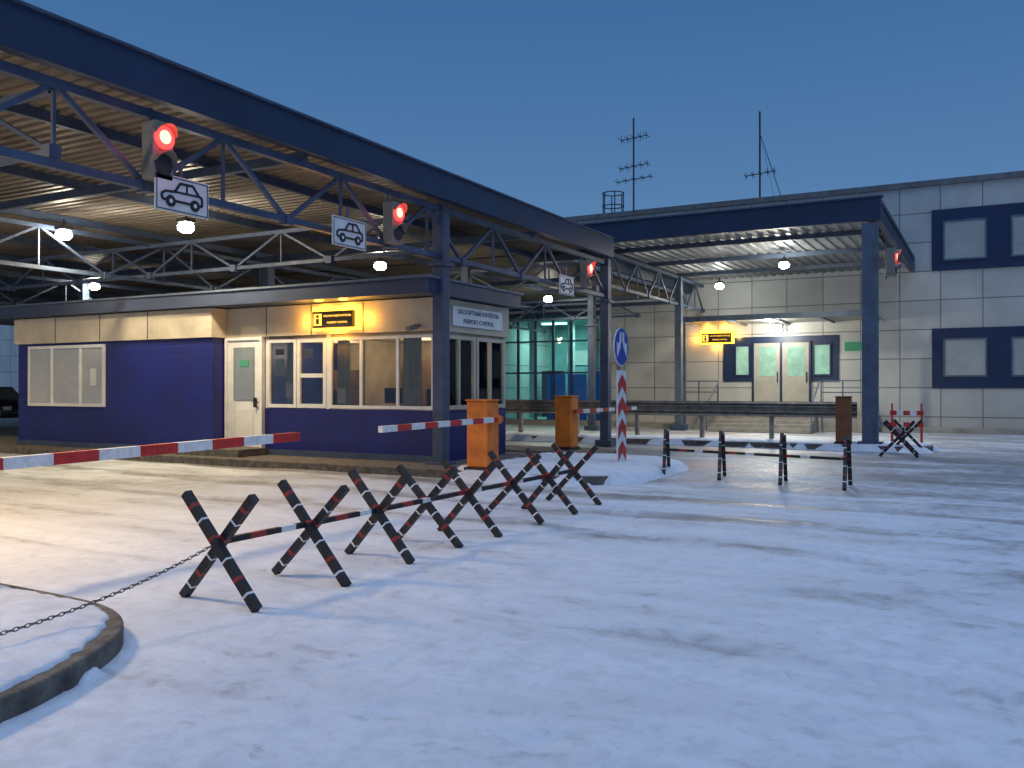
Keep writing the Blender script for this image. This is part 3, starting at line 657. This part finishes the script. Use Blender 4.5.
# ---------------------------------------------------------------- direction sign
ds=thing('road_sign',(-5.9,15.0,.12),'round blue arrow sign above a red and white chevron post','sign')
x,y=-5.9,15.0
b=B(); b.cyl((x-.04,y,.05),(x-.04,y,2.6),.035,'galv',12); b.obj('post',ds)
b=B(); b.cyl((x,y,2.25),(x+.02,y,2.25),.35,'whitep',32); b.cyl((x+.0205,y,2.25),(x+.026,y,2.25),.335,'blue_sign',32); b.obj('sign_disc',ds)
for s in (-1,1):
    b=B()
    f=lambda p,q:(x+.027,y+s*p,2.25+q)
    b.prism([f(.03,.26),f(.11,.26),f(.11,.12),f(.19,-.02),f(.13,-.06),f(.03,.1)],(.004,0,0),'whitep')
    b.prism([f(.06,.01),f(.25,.08),f(.24,-.2)],(.0045,0,0),'whitep')
    b.obj('arrow',ds)
b=B(); b.box(x,x+.03,y-.2,y+.2,.15,1.82,'whitep'); po=b.obj('chevron_panel',ds)
for i in range(4):
    b=B(); z=.17+i*.40
    b.prism([(x+.031,y-.195,z),(x+.031,y,z+.16),(x+.031,y+.195,z),(x+.031,y+.195,z+.22),(x+.031,y,z+.38),(x+.031,y-.195,z+.22)],(.004,0,0),'red')
    b.obj('chevron',ds,po)

# ---------------------------------------------------------------- guardrail
gr=thing('guardrail',(-6.5,23.3,.12),'grey steel double beam guardrail across the lane','guardrail')
b=B()
for z0 in (.76,.98):
    pr=[(0,0),(-.05,.04),(-.05,.08),(0,.11),(-.05,.14),(-.05,.18),(0,.22)]
    vs=[]
    for (a,h) in pr: vs+=[(-13,23.3+a,z0+h*.72),(-2.9,23.3+a,z0+h*.72)]
    b.add(vs,[(2*i,2*i+1,2*i+3,2*i+2) for i in range(len(pr)-1)],'galv')
b.box(-13,-2.9,23.302,23.33,.75,1.15,'galv')
b.obj('rail',gr)
for i in range(6):
    xx=-12.4+i*1.85; p=B(); p.box(xx-.05,xx+.05,23.34,23.46,.1,1.12,'galv'); p.obj('post',gr)
rb=thing('folding_barrier',(-2.0,25,0),'small red and white folding trestle barrier on snow','barrier')
for z in (.55,.85):
    b=B(); boom(b,(-2.3,25,z),(-1.5,25,z),.03,.16,.12); b.obj('barrier_board',rb)
for xx in (-2.25,-1.55):
    b=B(); b.beam((xx,24.8,0),(xx,25,1.1),.04,'red'); b.beam((xx,25.2,0),(xx,25,1.1),.04,'red'); b.obj('leg',rb)

# ---------------------------------------------------------------- parked car
def car(x,y,rz):
    r=thing('parked_car',(0,0,0),'dark parked car beyond the booth','car')
    prof=[(-2.2,.35),(-2.25,.75),(-2.1,1.0),(-1.2,1.08),(1.6,1.0),(2.1,.85),(2.2,.55),(2.15,.35)]
    b=B(); b.prism([(a,-.88,h) for a,h in prof],(0,1.76,0),'carp'); b.obj('body',r,bevel=.06)
    cab=[(-1.9,1.02),(-1.5,1.5),(.3,1.52),(1.1,1.04)]
    b=B(); b.prism([(a,-.74,h) for a,h in cab],(0,1.48,0),'glass_g'); b.obj('window',r,bevel=.04)
    b=B(); b.box(-1.5,.3,-.72,.72,1.5,1.55,'carp'); b.obj('roof',r,bevel=.02)
    for a in (-1.4,1.4):
        for s in (-1,1):
            b=B(); b.cyl((a,s*.7,.33),(a,s*.9,.33),.33,'rubber',24); w=b.obj('wheel',r)
            b=B(); b.cyl((a,s*.901,.33),(a,s*.92,.33),.2,'galv',16); b.obj('rim',r,w)
    for s in (-1,1):
        b=B(); b.box(2.1,2.2,s*.5,s*.8,.65,.8,'white'); b.obj('headlight',r)
        b=B(); b.box(-2.27,-2.2,s*.55,s*.82,.75,.9,'tail'); b.obj('tail_lamp',r)
    r.location=(x,y,0); r.rotation_euler=(0,0,rz)
car(-35.0,20.9,math.radians(0))

# ---------------------------------------------------------------- world, ambient fill, camera
w=bpy.data.worlds.new('World'); S.world=w; w.use_nodes=True; nt=w.node_tree;N=nt.nodes;L=nt.links
bg=N['Background']; tc=N.new('ShaderNodeTexCoord'); sp=N.new('ShaderNodeSeparateXYZ'); L.new(tc.outputs['Generated'],sp.inputs[0])
r=N.new('ShaderNodeValToRGB'); L.new(sp.outputs['Z'],r.inputs['Fac']); cr=r.color_ramp
cr.elements[0].position=0; cr.elements[0].color=(.16,.30,.50,1); cr.elements[1].position=1; cr.elements[1].color=(.58,.76,1.10,1)
for p,c in ((.12,(.115,.248,.45)),(.22,(.082,.198,.40)),(.40,(.046,.140,.335)),(.62,(.27,.40,.66))):
    e=cr.elements.new(p); e.color=(*c,1)
sk=N.new('ShaderNodeTexSky'); sk.sky_type='NISHITA'; sk.sun_disc=False; sk.sun_elevation=math.radians(1.0); sk.sun_rotation=math.radians(150)
mm=N.new('ShaderNodeMix'); mm.data_type='RGBA'; mm.blend_type='ADD'; mm.inputs['Factor'].default_value=.004
L.new(r.outputs['Color'],mm.inputs['A']); L.new(sk.outputs['Color'],mm.inputs['B']); L.new(mm.outputs['Result'],bg.inputs['Color']); bg.inputs['Strength'].default_value=1.0
ambient_fill=light('ambient_fill','SUN',(0,0,20),.22,(.70,.82,1),rot=(math.radians(35),0,math.radians(60)),angle=math.radians(50))  # weak, wide fill added to lift the dusk ambient, not sunlight
cam=bpy.data.cameras.new('camera'); co=bpy.data.objects.new('camera',cam); C.objects.link(co)
cam.sensor_width=36; cam.lens=880/1024*36; cam.clip_end=4000; cam.clip_start=.05
co.location=(0,0,1.5); co.rotation_euler=(math.radians(90+.26),0,math.radians(28.5)); S.camera=co
